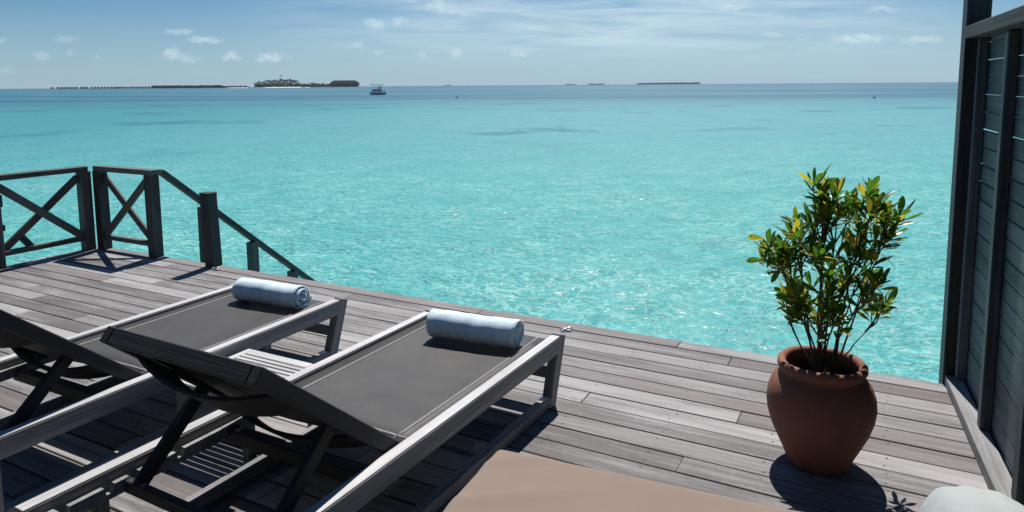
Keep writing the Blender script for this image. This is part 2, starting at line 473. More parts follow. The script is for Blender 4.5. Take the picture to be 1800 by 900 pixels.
DECK_L, DECK_EDGE = -7.66, 4.635
deck = bpy.data.objects.new('wooden_deck', None); C.objects.link(deck); struct(deck)
joints = {29: [-6.2, -3.9, -0.79], 28: [-5.1, -1.38], 27: [-6.7, -3.4, -0.2], 26: [-5.75, -2.9], 25: [-6.24, -4.0, -2.2], 24: [-4.6, -0.6], 23: [-5.6, -3.3, -1.41], 22: [-6.6, -2.6], 21: [-6.24, -4.2, -1.9],
          20: [-5.39, -2.9, -0.758], 19: [-5.9, -3.6], 18: [-4.6, -1.7]}
for row in range(-9, 30):
    y0 = 0.15 * row; y1 = y0 + 0.15
    xs = [DECK_L]
    if row in joints:
        xs += joints[row]
    else:
        x = DECK_L + rnd.uniform(0.9, 3.0)
        while x < -0.9:
            xs.append(x); x += rnd.uniform(1.9, 3.3)
    xs.append(wall_x((y0 + y1) / 2) + 0.02)
    for a, b in zip(xs, xs[1:]):
        L = round(b - a - 0.003, 2)
        d = box_mesh(L, 0.1405, 0.026, 0.0025)
        o = obj('plank', d, 'deck', deck, Matrix.Translation(((a + b) / 2, (y0 + y1) / 2 + rnd.uniform(-0.0012, 0.0012), -0.013 + rnd.uniform(-0.0015, 0.0012))) @ Matrix.Rotation(rnd.uniform(-0.0009, 0.0009), 4, 'Z') @ Matrix.Rotation(rnd.uniform(-0.009, 0.009), 4, 'X'))
# the edge board and the fascia under it
xs = [DECK_L, -5.2, -2.7, -1.15, wall_x(4.57) + 0.02]
for a, b in zip(xs, xs[1:]):
    obj('edge_plank', box_mesh(round(b - a - 0.004, 3), DECK_EDGE - 4.506, 0.032, 0.004), 'deck', deck, (((a + b) / 2), (4.506 + DECK_EDGE) / 2, -0.0145))
beam('fascia', (DECK_L, DECK_EDGE - 0.04, -0.135), (wall_x(4.6), DECK_EDGE - 0.04, -0.135), 0.035, 0.2, 'under', deck)
beam('fascia', (DECK_L + 0.02, -1.3, -0.135), (DECK_L + 0.02, DECK_EDGE - 0.06, -0.135), 0.035, 0.2, 'under', deck)
x = DECK_L + 0.25
while x < 0.35:
    beam('joist', (x, -1.3, -0.11), (x, DECK_EDGE - 0.065, -0.11), 0.06, 0.16, 'under', deck); x += 0.5
for y in (0.2, 2.2, 4.3):
    beam('bearer', (DECK_L + 0.1, y, -0.27), (0.4, y, -0.27), 0.09, 0.15, 'under', deck)
    for x in (-7.3, -4.8, -2.3, 0.2):
        beam('pile', (x, y, -3.0), (x, y, -0.35), 0.18, 0.18, 'under', deck)
bm = bmesh.new()
for row in range(-2, 29):
    x = DECK_L + 0.25
    while x < 0.35:
        for dy in (0.035, 0.115):
            if rnd.random() < 0.8:
                cc = Vector((x + rnd.uniform(-0.012, 0.012), 0.15 * row + dy + rnd.uniform(-0.006, 0.006), 0.0012))
                bm.faces.new([bm.verts.new(cc + Vector((math.cos(k * math.pi / 3), math.sin(k * math.pi / 3), 0)) * 0.005) for k in range(6)])
        x += 0.5
scr = obj('deck_screws', me(bm, 'deck_screws'), 'screw', deck); scr['kind'] = 'stuff'


# ------------------------------------------------------------------ unseen villa, added behind the viewpoint to shade the deck side of everything
vl = thing('shading_villa', 'unseen dark timber villa with deep eaves, added behind the viewpoint for shade', 'villa', (-3.6, -1.42, 0))
for k in range(24):
    beam('shading_wall_board', (-4.4, 0, 0.06 + k * 0.118), (4.4, 0, 0.06 + k * 0.118), 0.03, 0.112, 'under', vl, 0.003)
for k, x in enumerate((-2.4, 0.0, 2.4)):
    dr = beam('shading_villa_door', (x, 0.03, 0.03), (x, 0.03, 2.15), 1.2, 0.05, 'post', vl, up=(0, 1, 0))
    obj('shading_villa_pane', box_mesh(1.9, 1.02, 0.02, 0.002), 'boat_glass', dr, (0, 0, 0.02))
beam('roof', (-5.2, -0.6, 2.98), (5.4, -0.6, 2.98), 3.4, 0.14, 'thatch', vl)
for x in (-5.0, 5.2):
    beam('shading_corner_post', (x, 0.0, -0.6), (x, 0.0, 2.9), 0.16, 0.16, 'post', vl, up=(0, 1, 0))


# ------------------------------------------------------------------ railing on the far left corner
def x_panel(root, a, b, ztop, zbot, along):
    """an X brace and its bottom rail between two points given in the root's space"""
    a, b = Vector(a), Vector(b)
    beam('brace', a + Vector((0, 0, zbot)), b + Vector((0, 0, ztop)), 0.03, 0.075, 'rail', root)
    off = Vector((0, 0.032, 0)) if along == 'x' else Vector((0.032, 0, 0))
    beam('brace', a + off + Vector((0, 0, ztop)), b + off + Vector((0, 0, zbot)), 0.03, 0.075, 'rail', root)
    beam('bottom_rail', a + Vector((0, 0, zbot - 0.02)) + off * .5, b + Vector((0, 0, zbot - 0.02)) + off * .5, 0.06, 0.05, 'rail', root)


rl = thing('deck_railing', 'dark weathered railing with crossed braces along the left side of the deck', 'railing', (-7.6, 4.0, 0))
for y in (0.475, -0.42, -1.36, -2.3):
    p = beam('post', (0, y, 0), (0, y, 0.86), 0.105, 0.105, 'rail', rl, up=(0, 1, 0))
    if y == -0.42:
        beam('bracket', (0.05, y + .04, 0.62), (0.05, y + .04, 0.71), 0.03, 0.05, 'post', p) if False else None
beam('top_rail', (0, -2.45, 0.888), (0, 0.50, 0.888), 0.11, 0.055, 'rail', rl)
x_panel(rl, (-0.015, -0.365, 0), (-0.015, 0.42, 0), 0.80, 0.155, 'y')
x_panel(rl, (-0.015, -1.305, 0), (-0.015, -0.475, 0), 0.80, 0.155, 'y')
x_panel(rl, (-0.015, -2.245, 0), (-0.015, -1.415, 0), 0.80, 0.155, 'y')
beam('stub_brace', (-0.02, -0.18, 0.27), (-0.02, -0.08, 0.13), 0.05, 0.06, 'rail', rl)
beam('bracket', (0.0, -0.355, 0.60), (0.0, -0.355, 0.72), 0.05, 0.035, 'post', rl)
beam('bracket', (0.0, -0.355, 0.36), (0.0, -0.355, 0.42), 0.05, 0.045, 'post', rl)

r2 = thing('deck_railing', 'short crossed-brace railing panel between the deck corner and the stairs', 'railing', (-7.05, 4.585, 0))
beam('post', (-0.435, 0, 0), (-0.435, 0, 0.86), 0.105, 0.105, 'rail', r2, up=(0, 1, 0))
beam('post', (0.43, 0, 0), (0.43, 0, 0.86), 0.105, 0.105, 'rail', r2, up=(0, 1, 0))
beam('top_rail', (-0.47, 0, 0.888), (0.49, 0, 0.888), 0.11, 0.055, 'rail', r2)
x_panel(r2, (-0.38, -0.015, 0), (0.375, -0.015, 0), 0.80, 0.155, 'x')

# stairs going down to the water
st = thing('stair_handrail', 'sloping dark handrail on short posts going down to the water', 'handrail', (-6.6, 4.7, 0))
def hz(y):
    return 0.868 - 0.815 * y
beam('handrail', (0, -0.02, hz(-0.02)), (0, 2.35, hz(2.35)), 0.085, 0.055, 'rail', st)
for y in (0.475, 1.12, 1.74, 2.28):
    beam('post', (0, y, hz(y) - 1.15 if y < 2 else -2.6), (0, y, hz(y) - 0.045), 0.1, 0.1, 'rail', st, up=(0, 1, 0))
ss = thing('water_stairs', 'wooden steps going down from the deck edge into the lagoon', 'stairs', (-6.2, 4.7, 0))
for x in (-0.36, 0.36):
    beam('stringer', (x, 0.0, -0.2), (x, 2.9, -0.2 - 0.815 * 2.9), 0.05, 0.22, 'rail', ss)
for k in range(10):
    y = 0.14 + k * 0.25
    obj('tread', box_mesh(0.66, 0.23, 0.035), 'rail', ss, (0, y, -0.18 - k * 0.204))

np_ = thing('newel_post', 'black square post standing alone at the deck edge beside the stair opening', 'post', (-5.765, 4.60, 0))
beam('shaft', (0, 0, 0), (-0.03, 0, 0.715), 0.115, 0.115, 'post', np_, up=(0, 1, 0))
obj('cap', box_mesh(0.12, 0.12, 0.014, 0.003), 'post', np_, (-0.03, 0, 0.723))


def cleat(loc, rz, label):
    bm = bmesh.new()
    pts = [(-0.045, 0, 0.004), (-0.03, 0, 0.02), (-0.01, 0, 0.012), (0.01, 0, 0.02), (0.03, 0, 0.026), (0.045, 0, 0.012)]
    tube(bm, pts, [0.004, 0.007, 0.008, 0.008, 0.007, 0.004], 8)
    t = thing('deck_cleat', label, 'cleat', loc, rz)
    obj('base', box_mesh(0.06, 0.03, 0.008, 0.002), 'metal', t, (0, 0, 0.003))
    obj('horn', me(bm, 'horn', True), 'metal', t)


cleat((-1.93, 4.46, 0.002), 0.6, 'small pale metal cleat on the deck past the foot of the nearer lounger')
cleat((-5.62, 4.50, 0.002), 0.2, 'small pale metal cleat on the deck beside the black post')


# ------------------------------------------------------------------ slatted screen on the right
ANG = -math.atan(WK)
wl = thing('slatted_screen', 'dark slatted timber privacy screen along the right side of the deck', 'screen', (WX0, WY0, 0), 0)
wl.rotation_euler = (0, 0, math.atan(WK))      # local -Y runs back along the deck, local +X points outwards
SL = 4.2
beam('end_post', (0.055, -0.005, -0.6), (0.055, -0.005, 2.6), 0.115, 0.13, 'post', wl, up=(0, 1, 0))
studs = [(-0.115, 0.05), (-0.735, 0.062), (-1.41, 0.08), (-2.15, 0.08), (-2.9, 0.08), (-3.65, 0.08)]
for y, wd in studs:
    beam('stud', (0.0765, y, 0.064), (0.0765, y, 1.985), 0.048, wd, 'screen', wl, up=(0, 1, 0))
beam('top_rail', (0.07, -SL, 2.02), (0.07, -0.075, 2.02), 0.15, 0.065, 'rail', wl)
beam('bottom_plate', (0.05, -SL, 0.032), (0.05, -0.075, 0.032), 0.085, 0.06, 'plinth', wl)
n_sl = 22; pitch = 0.0945
for k in range(n_sl):
    z = -0.02 + (k + 0.5) * pitch
    gap = 0.0062 if 11 <= k <= 16 else 0.003
    seg = [(-SL, -2.05), (-2.05, -0.075)] if k % 2 else [(-SL, -2.6), (-2.6, -0.075)]
    for a, b in seg:
        o = beam('slat', (0.112, a + 0.002, z + rnd.uniform(-.002, .002)), (0.112, b - 0.002, z + rnd.uniform(-.002, .002)), 0.02, pitch - gap, 'screen', wl, 0.003)
        o.rotation_mode = 'XYZ'


# ------------------------------------------------------------------ sun loungers
def sling_mesh(x0, x1, pts, sag=0.0, nx=10, th=0.004):
    """pts: list of (y, z); sag bends the sheet down along its normal between the rails"""
    bm = bmesh.new(); top = []
    n = len(pts)
    for j, (y, z) in enumerate(pts):
        ya, za = pts[max(j - 1, 0)]; yb, zb = pts[min(j + 1, n - 1)]
        tn = Vector((0, yb - ya, zb - za)).normalized(); nr = Vector((1, 0, 0)).cross(tn)
        if nr.z < 0:
            nr = -nr
        row = []
        for i in range(nx + 1):
            f = i / nx; s = 4 * f * (1 - f); e = math.sin(math.pi * min(max(j / (n - 1), 0), 1)) ** 0.6
            row.append((bm.verts.new(Vector((x0 + (x1 - x0) * f, y, z)) - nr * sag * s * e), nr))
        top.append(row)
    low = [[(bm.verts.new(v.co - nr * th), nr) for v, nr in row] for row in top]
    for A, flip in ((top, False), (low, True)):
        for a, b in zip(A, A[1:]):
            for i in range(nx):
                q = (a[i][0], a[i + 1][0], b[i + 1][0], b[i][0])
                bm.faces.new(q[::-1] if flip else q)
    edge = [r[0] for r in top], [r[0] for r in low]
    for s in (0, nx):
        for j in range(n - 1):
            bm.faces.new((top[j][s][0], top[j + 1][s][0], low[j + 1][s][0], low[j][s][0]))
    for j in (0, n - 1):
        for i in range(nx):
            bm.faces.new((top[j][i][0], top[j][i + 1][0], low[j][i + 1][0], low[j][i][0]))
    bmesh.ops.recalc_face_normals(bm, faces=bm.faces)
    return me(bm, 'sling', True)


def curved_batten(x, y, z, drop, wd, ht, dirn):
    """a batten bowed away from the backrest"""
    bm = bmesh.new(); n = 14; rows = []
    nrm = Vector(dirn).normalized(); tn = Vector((1, 0, 0)).cross(nrm)
    for i in range(n + 1):
        f = i / n; s = 4 * f * (1 - f)
        c = Vector((-x + 2 * x * f, y, z)) + nrm * drop * s
        rows.append([bm.verts.new(c + tn * a * wd / 2 + nrm * b * ht / 2) for a, b in ((-1, -1), (1, -1), (1, 1), (-1, 1))])
    for a, b in zip(rows, rows[1:]):
        for k in range(4):
            bm.faces.new((a[k], a[(k + 1) % 4], b[(k + 1) % 4], b[k]))
    bm.faces.new(rows[0][::-1]); bm.faces.new(rows[-1])
    bmesh.ops.recalc_face_normals(bm, faces=bm.faces)
    return me(bm, 'batten')


def notch_mesh():
    """ratchet rail: a strip with rounded notches along the top, extruded in X"""
    prof = [(-2.22, 0.0), (-2.22, 0.05)]
    for k in range(4):
        y = -2.10 + k * 0.095
        prof += [(y, 0.05), (y + 0.008, 0.022), (y + 0.03, 0.022), (y + 0.04, 0.05)]
    prof += [(-1.45, 0.05), (-1.45, 0.0)]
    bm = bmesh.new()
    a = [bm.verts.new((-0.014, y, z)) for y, z in prof]; b = [bm.verts.new((0.014, y, z)) for y, z in prof]
    bm.faces.new(a); bm.faces.new(b[::-1]); n = len(prof)
    for i in range(n):
        bm.faces.new((a[i], b[i], b[(i + 1) % n], a[(i + 1) % n]))
    bmesh.ops.recalc_face_normals(bm, faces=bm.faces)
    return me(bm, 'notched_rail')


HINGE, HZ_, TOPY, TOPZ = -1.41, 0.345, -2.05, 0.885
def make_lounger():
    t = thing('sun_lounger', '', 'lounger', group='sun loungers on the deck')
    xo = 0.4325
    for s in (-1, 1):
        beam('side_rail', (s * xo, -2.35, 0.325), (s * xo, -0.045, 0.325), 0.055, 0.09, 'lounger', t)
        beam('sunlit_top', (s * xo, -2.348, 0.3712), (s * xo, -0.062, 0.3712), 0.05, 0.006, 'sunlit', t, 0.0015)  # added pale strip standing in for sunlight on the rail top
        beam('leg', (s * xo, -0.155, 0.0), (s * xo, -0.022, 0.372), 0.056, 0.075, 'lounger', t, up=(0, 1, 0))
        beam('leg', (s * xo, -2.10, 0.0), (s * xo, -2.10, 0.28), 0.05, 0.07, 'lounger', t, up=(0, 1, 0))
        beam('runner', (s * xo, -2.06, 0.04), (s * xo, -0.165, 0.04), 0.05, 0.055, 'lounger', t)
        beam('plug', (s * xo, -0.19, 0.07), (s * xo, -0.235, 0.07), 0.034, 0.008, 'metal', t, 0.002)
    beam('end_bar', (-0.405, -0.045, 0.318), (0.405, -0.045, 0.318), 0.045, 0.055, 'lounger', t)
    beam('stretcher', (-0.405, -0.10, 0.17), (0.405, -0.10, 0.17), 0.03, 0.06, 'lounger', t)
    beam('stretcher', (-0.405, -1.55, 0.285), (0.405, -1.55, 0.285), 0.05, 0.06, 'shaded', t)
    beam('stretcher', (-0.405, -2.28, 0.3), (0.405, -2.28, 0.3), 0.045, 0.07, 'lounger', t)
    beam('stretcher', (-0.405, -0.62, 0.25), (0.405, -0.62, 0.25), 0.04, 0.05, 'lounger', t)
    pts = [(-0.085 - (1.39 - 0.085) * k / 10, 0.352) for k in range(11)]
    sl = obj('seat_sling', sling_mesh(-0.404, 0.404, pts, 0.012), 'sling', t)
    for x in (-0.335, 0.335):
        obj('seam', sling_mesh(x - 0.007, x + 0.007, [(y, z + 0.0026 - 0.012 * 4 * ((x + .404) / .808) * (1 - (x + .404) / .808) * math.sin(math.pi * k / 10) ** .6) for k, (y, z) in enumerate(pts)], 0, 1, 0.003), 'seam', sl)
    obj('seam', sling_mesh(-0.395, 0.395, [(-1.325, 0.3535), (-1.34, 0.3535)], 0.0, 8, 0.003), 'seam', sl)
    # backrest
    xb = 0.375
    dv = Vector((0, TOPY - HINGE, TOPZ - HZ_)); dn = dv.normalized(); nn = Vector((0, dn.z, -dn.y))
    if nn.z < 0:
        nn = -nn
    for s in (-1, 1):
        beam('backrest_rail', (s * xb, HINGE, HZ_), (s * xb, TOPY, TOPZ), 0.042, 0.06, 'shaded', t)
        h = obj('hinge_plate', box_mesh(0.012, 0.05, 0.05, 0.002), 'plug', t, (s * 0.401, HINGE - 0.01, HZ_ - 0.005))
    beam('backrest_top', Vector((-xb + 0.022, TOPY, TOPZ)) - dn * 0.022, Vector((xb - 0.022, TOPY, TOPZ)) - dn * 0.022, 0.042, 0.06, 'shaded', t, up=nn)
    n = 12
    bp = [(HINGE + dv.y * (0.03 + 0.9 * k / n) + nn.y * 0.022, HZ_ + dv.z * (0.03 + 0.9 * k / n) + nn.z * 0.022) for k in range(n + 1)]
    obj('backrest_sling', sling_mesh(-xb + 0.024, xb - 0.024, bp, 0.06, 14), 'sling', t)
    for f, drop, wdt in ((0.22, 0.07, 0.12), (0.74, 0.072, 0.17)):
        c = Vector((0, HINGE, HZ_)) + dv * f - nn * 0.02
        obj('batten', curved_batten(xb - 0.022, c.y, c.z, drop, wdt, 0.014, -nn), 'shaded', t)
    # prop frame resting in the notched rails
    for s in (-1, 1):
        beam('prop', (s * 0.335, -2.0, 0.295), (s * 0.335, -1.70, 0.565), 0.03, 0.055, 'shaded', t)
        obj('notched_rail', notch_mesh() if s < 0 else bpy.data.meshes['notched_rail'], 'lounger', t, (s * 0.391, 0, 0.277))
    beam('prop_bar', (-0.385, -2.01, 0.295), (0.385, -2.01, 0.295), 0.03, 0.05, 'shaded', t)
    return t


lg = make_lounger()
lg['label'] = 'grey timber sun lounger nearer the camera, its dark sling back facing the viewer'
lg.location = (-1.975, 3.49, 0); lg.rotation_euler = (0, 0, -R(1.25))
l2 = copy_tree(lg); l2['label'] = 'grey timber sun lounger farther left, its raised back cut off by the picture edge'
l2.location = (-3.515, 3.44, 0); l2.rotation_euler = (0, 0, R(0.4))

# ------------------------------------------------------------------ slatted side table between the loungers
tb = thing('side_table', 'low pale slatted timber side table between the two loungers', 'table', (-2.755, 2.36, 0))
TX, TY, TZ = 0.255, 0.235, 0.33
for s in (-1, 1):
    beam('top_frame', (s * (TX - 0.018), -TY, TZ - 0.017), (s * (TX - 0.018), TY, TZ - 0.017), 0.036, 0.032, 'sunlit', tb)  # table top also has the sunlight painted into its wood colour
    for q in (-1, 1):
        beam('leg', (s * (TX - 0.03), q * (TY - 0.03), 0), (s * (TX - 0.03), q * (TY - 0.03), TZ - 0.034), 0.045, 0.045, 'lounger', tb, up=(0, 1, 0))
for q in (-1, 1):
    beam('top_frame', (-TX + 0.037, q * (TY - 0.03), TZ - 0.017), (TX - 0.037, q * (TY - 0.03), TZ - 0.017), 0.06, 0.032, 'sunlit', tb)
for k in range(10):
    y = TY - 0.06 - 0.019 - k * 0.0349
    if y < -TY + 0.07:
        break
    beam('slat', (-TX + 0.037, y, TZ - 0.012), (TX - 0.037, y, TZ - 0.012), 0.0225, 0.018, 'sunlit', tb, 0.0015)


# ------------------------------------------------------------------ rolled towels
def towel_mesh(L, rad, seed):
    r = random.Random(seed); bm = bmesh.new()
    nx, th = 26, 0.017; turns = 3.6; na = int(turns * 22)
    rings_o, rings_i = [], []
    ph = [r.uniform(0, 6) for _ in range(6)]
    for i in range(nx + 1):
        f = i / nx; x = (f - 0.5) * L
        ro, ri = [], []
        for k in range(na + 1):
            a = 2 * math.pi * turns * k / na
            rr = 0.016 + (rad - 0.016) * (k / na) ** 0.9
            end = 1 - 0.10 * math.exp(-min(f, 1 - f) * L / 0.012)
            dent = 1 + 0.022 * math.sin(9 * f + ph[0] + a) + 0.014 * math.sin(23 * f + ph[1] + 2 * a)
            tel = 0.012 * math.sin(2.1 * k / na * 6 + ph[2]) * (1 if f > 0.5 else -1) * max(0, abs(f - 0.5) * 2 - 0.8) * 5
            an = a + 2.4
            p = Vector((x + tel, math.cos(an) * rr * dent, math.sin(an) * rr * dent * 0.94))
            p += Vector((r.uniform(-1, 1), r.uniform(-1, 1), r.uniform(-1, 1))) * 0.0009
            if p.z < -rad * 0.80:
                p.z = -rad * 0.80 + (p.z + rad * 0.80) * 0.3
            nr = Vector((0, math.cos(an), math.sin(an)))
            t_ = th * (1 if 0.1 < f < 0.9 else (0.55 + 0.45 * min(f, 1 - f) / 0.1))
            ro.append(bm.verts.new(p)); ri.append(bm.verts.new(p - nr * t_ * 0.8))
        rings_o.append(ro); rings_i.append(ri)
    for A, B in zip(rings_o, rings_o[1:]):
        for k in range(na):
            bm.faces.new((A[k], A[k + 1], B[k + 1], B[k]))
    for A, B in zip(rings_i, rings_i[1:]):
        for k in range(na):
            bm.faces.new((A[k + 1], A[k], B[k], B[k + 1]))
    for i in (0, nx):
        for k in range(na):
            bm.faces.new((rings_o[i][k], rings_o[i][k + 1], rings_i[i][k + 1], rings_i[i][k]))
    for i in range(nx):
        for k in (0, na):
            bm.faces.new((rings_o[i][k], rings_o[i + 1][k], rings_i[i + 1][k], rings_i[i][k]))
    bmesh.ops.recalc_face_normals(bm, faces=bm.faces)
    return me(bm, 'rolled_towel', True)


for (x, y, L, rad, rz, sd_, lab) in ((-1.93, 3.195, 0.51, 0.091, 5, 1, 'rolled pale blue towel on the foot of the nearer lounger'),
                                    (-3.46, 3.18, 0.53, 0.088, 3, 2, 'rolled pale blue towel on the foot of the farther left lounger')):
    o = obj('rolled_towel', towel_mesh(L, rad, sd_), 'towel', None, Matrix.Translation((x, y, 0.352 + rad * 0.845)) @ Matrix.Rotation(R(rz), 4, 'Z'))
    tag(o, lab, 'towel', 'rolled towels on the loungers')


# ------------------------------------------------------------------ daybed and pillow in the foreground
def cushion_mesh(sx, sy, sz, bev, seed, amp=0.009, seg=4, cuts=44):
    bm = bmesh.new(); bmesh.ops.create_cube(bm, size=1.0)
    for v in bm.verts:
        v.co = Vector((v.co.x * sx, v.co.y * sy, v.co.z * sz))
    bmesh.ops.bevel(bm, geom=list(bm.edges), offset=bev, segments=seg, affect='EDGES', profile=0.6)
    bmesh.ops.subdivide_edges(bm, edges=[e for e in bm.edges if e.calc_length() > 0.2], cuts=cuts, use_grid_fill=True)
    r = random.Random(seed); ph = [r.uniform(0, 6) for _ in range(8)]
    for v in bm.verts:
        x, y = v.co.x, v.co.y
        u = 3.0 * x - 5.2 * y
        d = math.sin(u * 1.7 + ph[0] + 0.8 * math.sin(3 * x + ph[1])) * 0.35 + max(0, math.sin(u * 4.6 + ph[2] + 1.6 * math.sin(2.3 * y + ph[3]))) ** 3 * 0.75 * (0.5 + 0.5 * math.sin(5 * x + 2 * y + ph[4]))
        v.co.z += amp * d * (1 if v.co.z > 0 else 0.2)
    return me(bm, 'cushion', True)


db = thing('daybed', 'taupe cushioned daybed at the bottom edge of the picture', 'daybed', (-0.525, 1.575, 0), R(4.5))
obj('mattress', cushion_mesh(1.40, 1.50, 0.13, 0.035, 3), 'beige', db, (0.01, 0, 0.288))
for s in (-1, 1):
    beam('frame_rail', (s * 0.655 + 0.01, -0.72, 0.185), (s * 0.655 + 0.01, 0.72, 0.185), 0.05, 0.07, 'lounger', db)
    beam('frame_rail', (-0.62, s * 0.695, 0.185), (0.64, s * 0.695, 0.185), 0.05, 0.068, 'lounger', db)
    for q in (-1, 1):
        beam('leg', (s * 0.645 + 0.01, q * 0.68, 0), (s * 0.645 + 0.01, q * 0.68, 0.149), 0.06, 0.06, 'lounger', db, up=(0, 1, 0))
for k in range(9):
    beam('slat', (-0.61, -0.6 + k * 0.15, 0.2), (0.63, -0.6 + k * 0.15, 0.2), 0.07, 0.02, 'lounger', db)


def pillow_mesh(sx, sy, sz, seed):
    bm = bmesh.new(); bmesh.ops.create_uvsphere(bm, u_segments=40, v_segments=24, radius=1.0)
    r = random.Random(seed); ph = [r.uniform(0, 6) for _ in range(6)]
    for v in bm.verts:
        p = v.co.copy()
        q = Vector([math.copysign(abs(c) ** e, c) for c, e in zip(p, (0.85, 0.8, 0.9))])
        k = 1 + 0.02 * math.sin(5 * p.x + 3 * p.y + ph[0]) + 0.02 * math.sin(9 * p.y - 4 * p.z + ph[1]) + 0.012 * math.sin(17 * p.x + ph[2])
        v.co = Vector((q.x * sx, q.y * sy, q.z * sz)) * k
    return me(bm, 'pillow', True)


pl = obj('bolster_pillow', pillow_mesh(0.165, 0.27, 0.135, 5), 'mint', None, Matrix.Translation((0.315, 2.12, 0.478)) @ Matrix.Rotation(R(6), 4, 'Z') @ Matrix.Rotation(R(4), 4, 'Y'))
tag(pl, 'pale mint rounded pillow in the bottom right corner below the slatted screen', 'pillow')

# ------------------------------------------------------------------ terracotta pot and its shrub
POT = Vector((-0.195, 3.385, 0))
def pot_mesh():
    prof = [(0.0, 0.0), (0.135, 0.0), (0.146, 0.012), (0.165, 0.06), (0.196, 0.125), (0.226, 0.19), (0.246, 0.255), (0.253, 0.31), (0.248, 0.36), (0.232, 0.405), (0.207, 0.44), (0.190, 0.455),
            (0.188, 0.465), (0.198, 0.475), (0.2065, 0.49), (0.2055, 0.507), (0.197, 0.517), (0.182, 0.519), (0.170, 0.511), (0.165, 0.495), (0.166, 0.47), (0.19, 0.43), (0.215, 0.36), (0.2, 0.30), (0.0, 0.30)]
    bm = bmesh.new(); seg = 64; rows = []
    for r, z in prof:
        if r == 0:
            rows.append([bm.verts.new((0, 0, z))])
        else:
            rows.append([bm.verts.new((r * (1 + 0.006 * math.sin(3 * a + z * 5)) * math.cos(a), r * (1 + 0.006 * math.sin(2 * a + 1)) * math.sin(a), z + 0.002 * math.sin(3 * a))) for a in (2 * math.pi * k / seg for k in range(seg))])
    for a, b in zip(rows, rows[1:]):
        for k in range(seg):
            k2 = (k + 1) % seg
            if len(a) == 1:
                bm.faces.new((a[0], b[k2], b[k]))
            elif len(b) == 1:
                bm.faces.new((a[k], a[k2], b[0]))
            else:
                bm.faces.new((a[k], a[k2], b[k2], b[k]))
    for v in bm.verts:
        v.co = Vector((v.co.x * 0.925, v.co.y * 0.925, v.co.z * 0.95))
    bmesh.ops.recalc_face_normals(bm, faces=bm.faces)
    return me(bm, 'body', True)


pt = thing('terracotta_pot', 'round bellied terracotta pot with a thick rolled rim on the deck', 'pot', POT)
obj('body', pot_mesh(), 'terracotta', pt)
bm = bmesh.new(); bmesh.ops.create_circle(bm, cap_ends=False, segments=40, radius=0.168)
bmesh.ops.contextual_create(bm, geom=bm.edges[:]); bmesh.ops.triangulate(bm, faces=bm.faces)
bmesh.ops.subdivide_edges(bm, edges=bm.edges, cuts=3)
for v in bm.verts:
    v.co.z += rnd.uniform(-.006, .01)
obj('soil', me(bm, 'soil', True), 'soil', pt, (0, 0, 0.395))


def leaf_mesh(L, W, curl, fold, seed):
    """an obovate blade along +X with a folded midrib"""
    bm = bmesh.new(); r = random.Random(seed)
    prof = [(0.0, 0.06), (0.14, 0.16), (0.35, 0.62), (0.6, 1.0), (0.8, 0.86), (0.93, 0.45), (1.0, 0.02)]
    L_, Mi, R_ = [], [], []
    tw = r.uniform(-0.3, 0.3)
    for f, ww in prof:
        z = curl * L * (f ** 1.7)
        y = ww * W / 2; t_ = tw * f
        Mi.append(bm.verts.new((f * L, 0, z)))
        L_.append(bm.verts.new((f * L, y * math.cos(t_), z + fold * y + y * math.sin(t_) + r.uniform(-.001, .001))))
        R_.append(bm.verts.new((f * L, -y * math.cos(t_), z + fold * y - y * math.sin(t_) + r.uniform(-.001, .001))))
    for a, b, s in ((L_, Mi, 1), (Mi, R_, 1)):
        for i in range(len(prof) - 1):
            bm.faces.new((a[i], b[i], b[i + 1], a[i + 1]))
    return me(bm, 'leaf', True)


sh = thing('croton_shrub', 'leafy shrub with yellow-flecked green leaves growing in the terracotta pot', 'shrub', (POT.x, POT.y, 0.39))
S = 0.00242       # metres to one pixel step of the sketch below
def sk(px, py, depth=0.0):
    return RH * ((px - 1460) * S) + FH * depth + Vector((0, 0, (637 - py) * 0.00256 + 0.10))


blobs = [((1447, 340), 34, 30, 6), ((1440, 375), 34, 26, 5), ((1538, 352), 38, 26, 7), ((1565, 385), 24, 30, 6), ((1365, 425), 34, 26, 6), ((1408, 398), 34, 32, 6), ((1395, 440), 30, 18, 4), ((1480, 385), 46, 34, 8),
         ((1500, 420), 44, 26, 7), ((1545, 412), 34, 22, 5), ((1450, 440), 40, 20, 5), ((1408, 500), 36, 26, 5), ((1442, 520), 40, 30, 6), ((1490, 500), 44, 34, 7), ((1535, 505), 30, 32, 5), ((1568, 540), 18, 16, 4), ((1470, 555), 42, 22, 5), ((1396, 535), 16, 20, 2)]
stem_base = [(-0.05, 0.01), (-0.02, 0.05), (0.0, -0.01), (0.03, 0.03), (0.055, -0.02), (-0.03, -0.05), (0.015, 0.06), (0.04, -0.05), (-0.06, 0.04)]
tips = []; LR = random.Random(21)
stems = [bmesh.new() for _ in stem_base]
def bez(a, b, c, n):
    return [a * (1 - t) ** 2 + b * 2 * t * (1 - t) + c * t * t for t in (k / n for k in range(n + 1))]


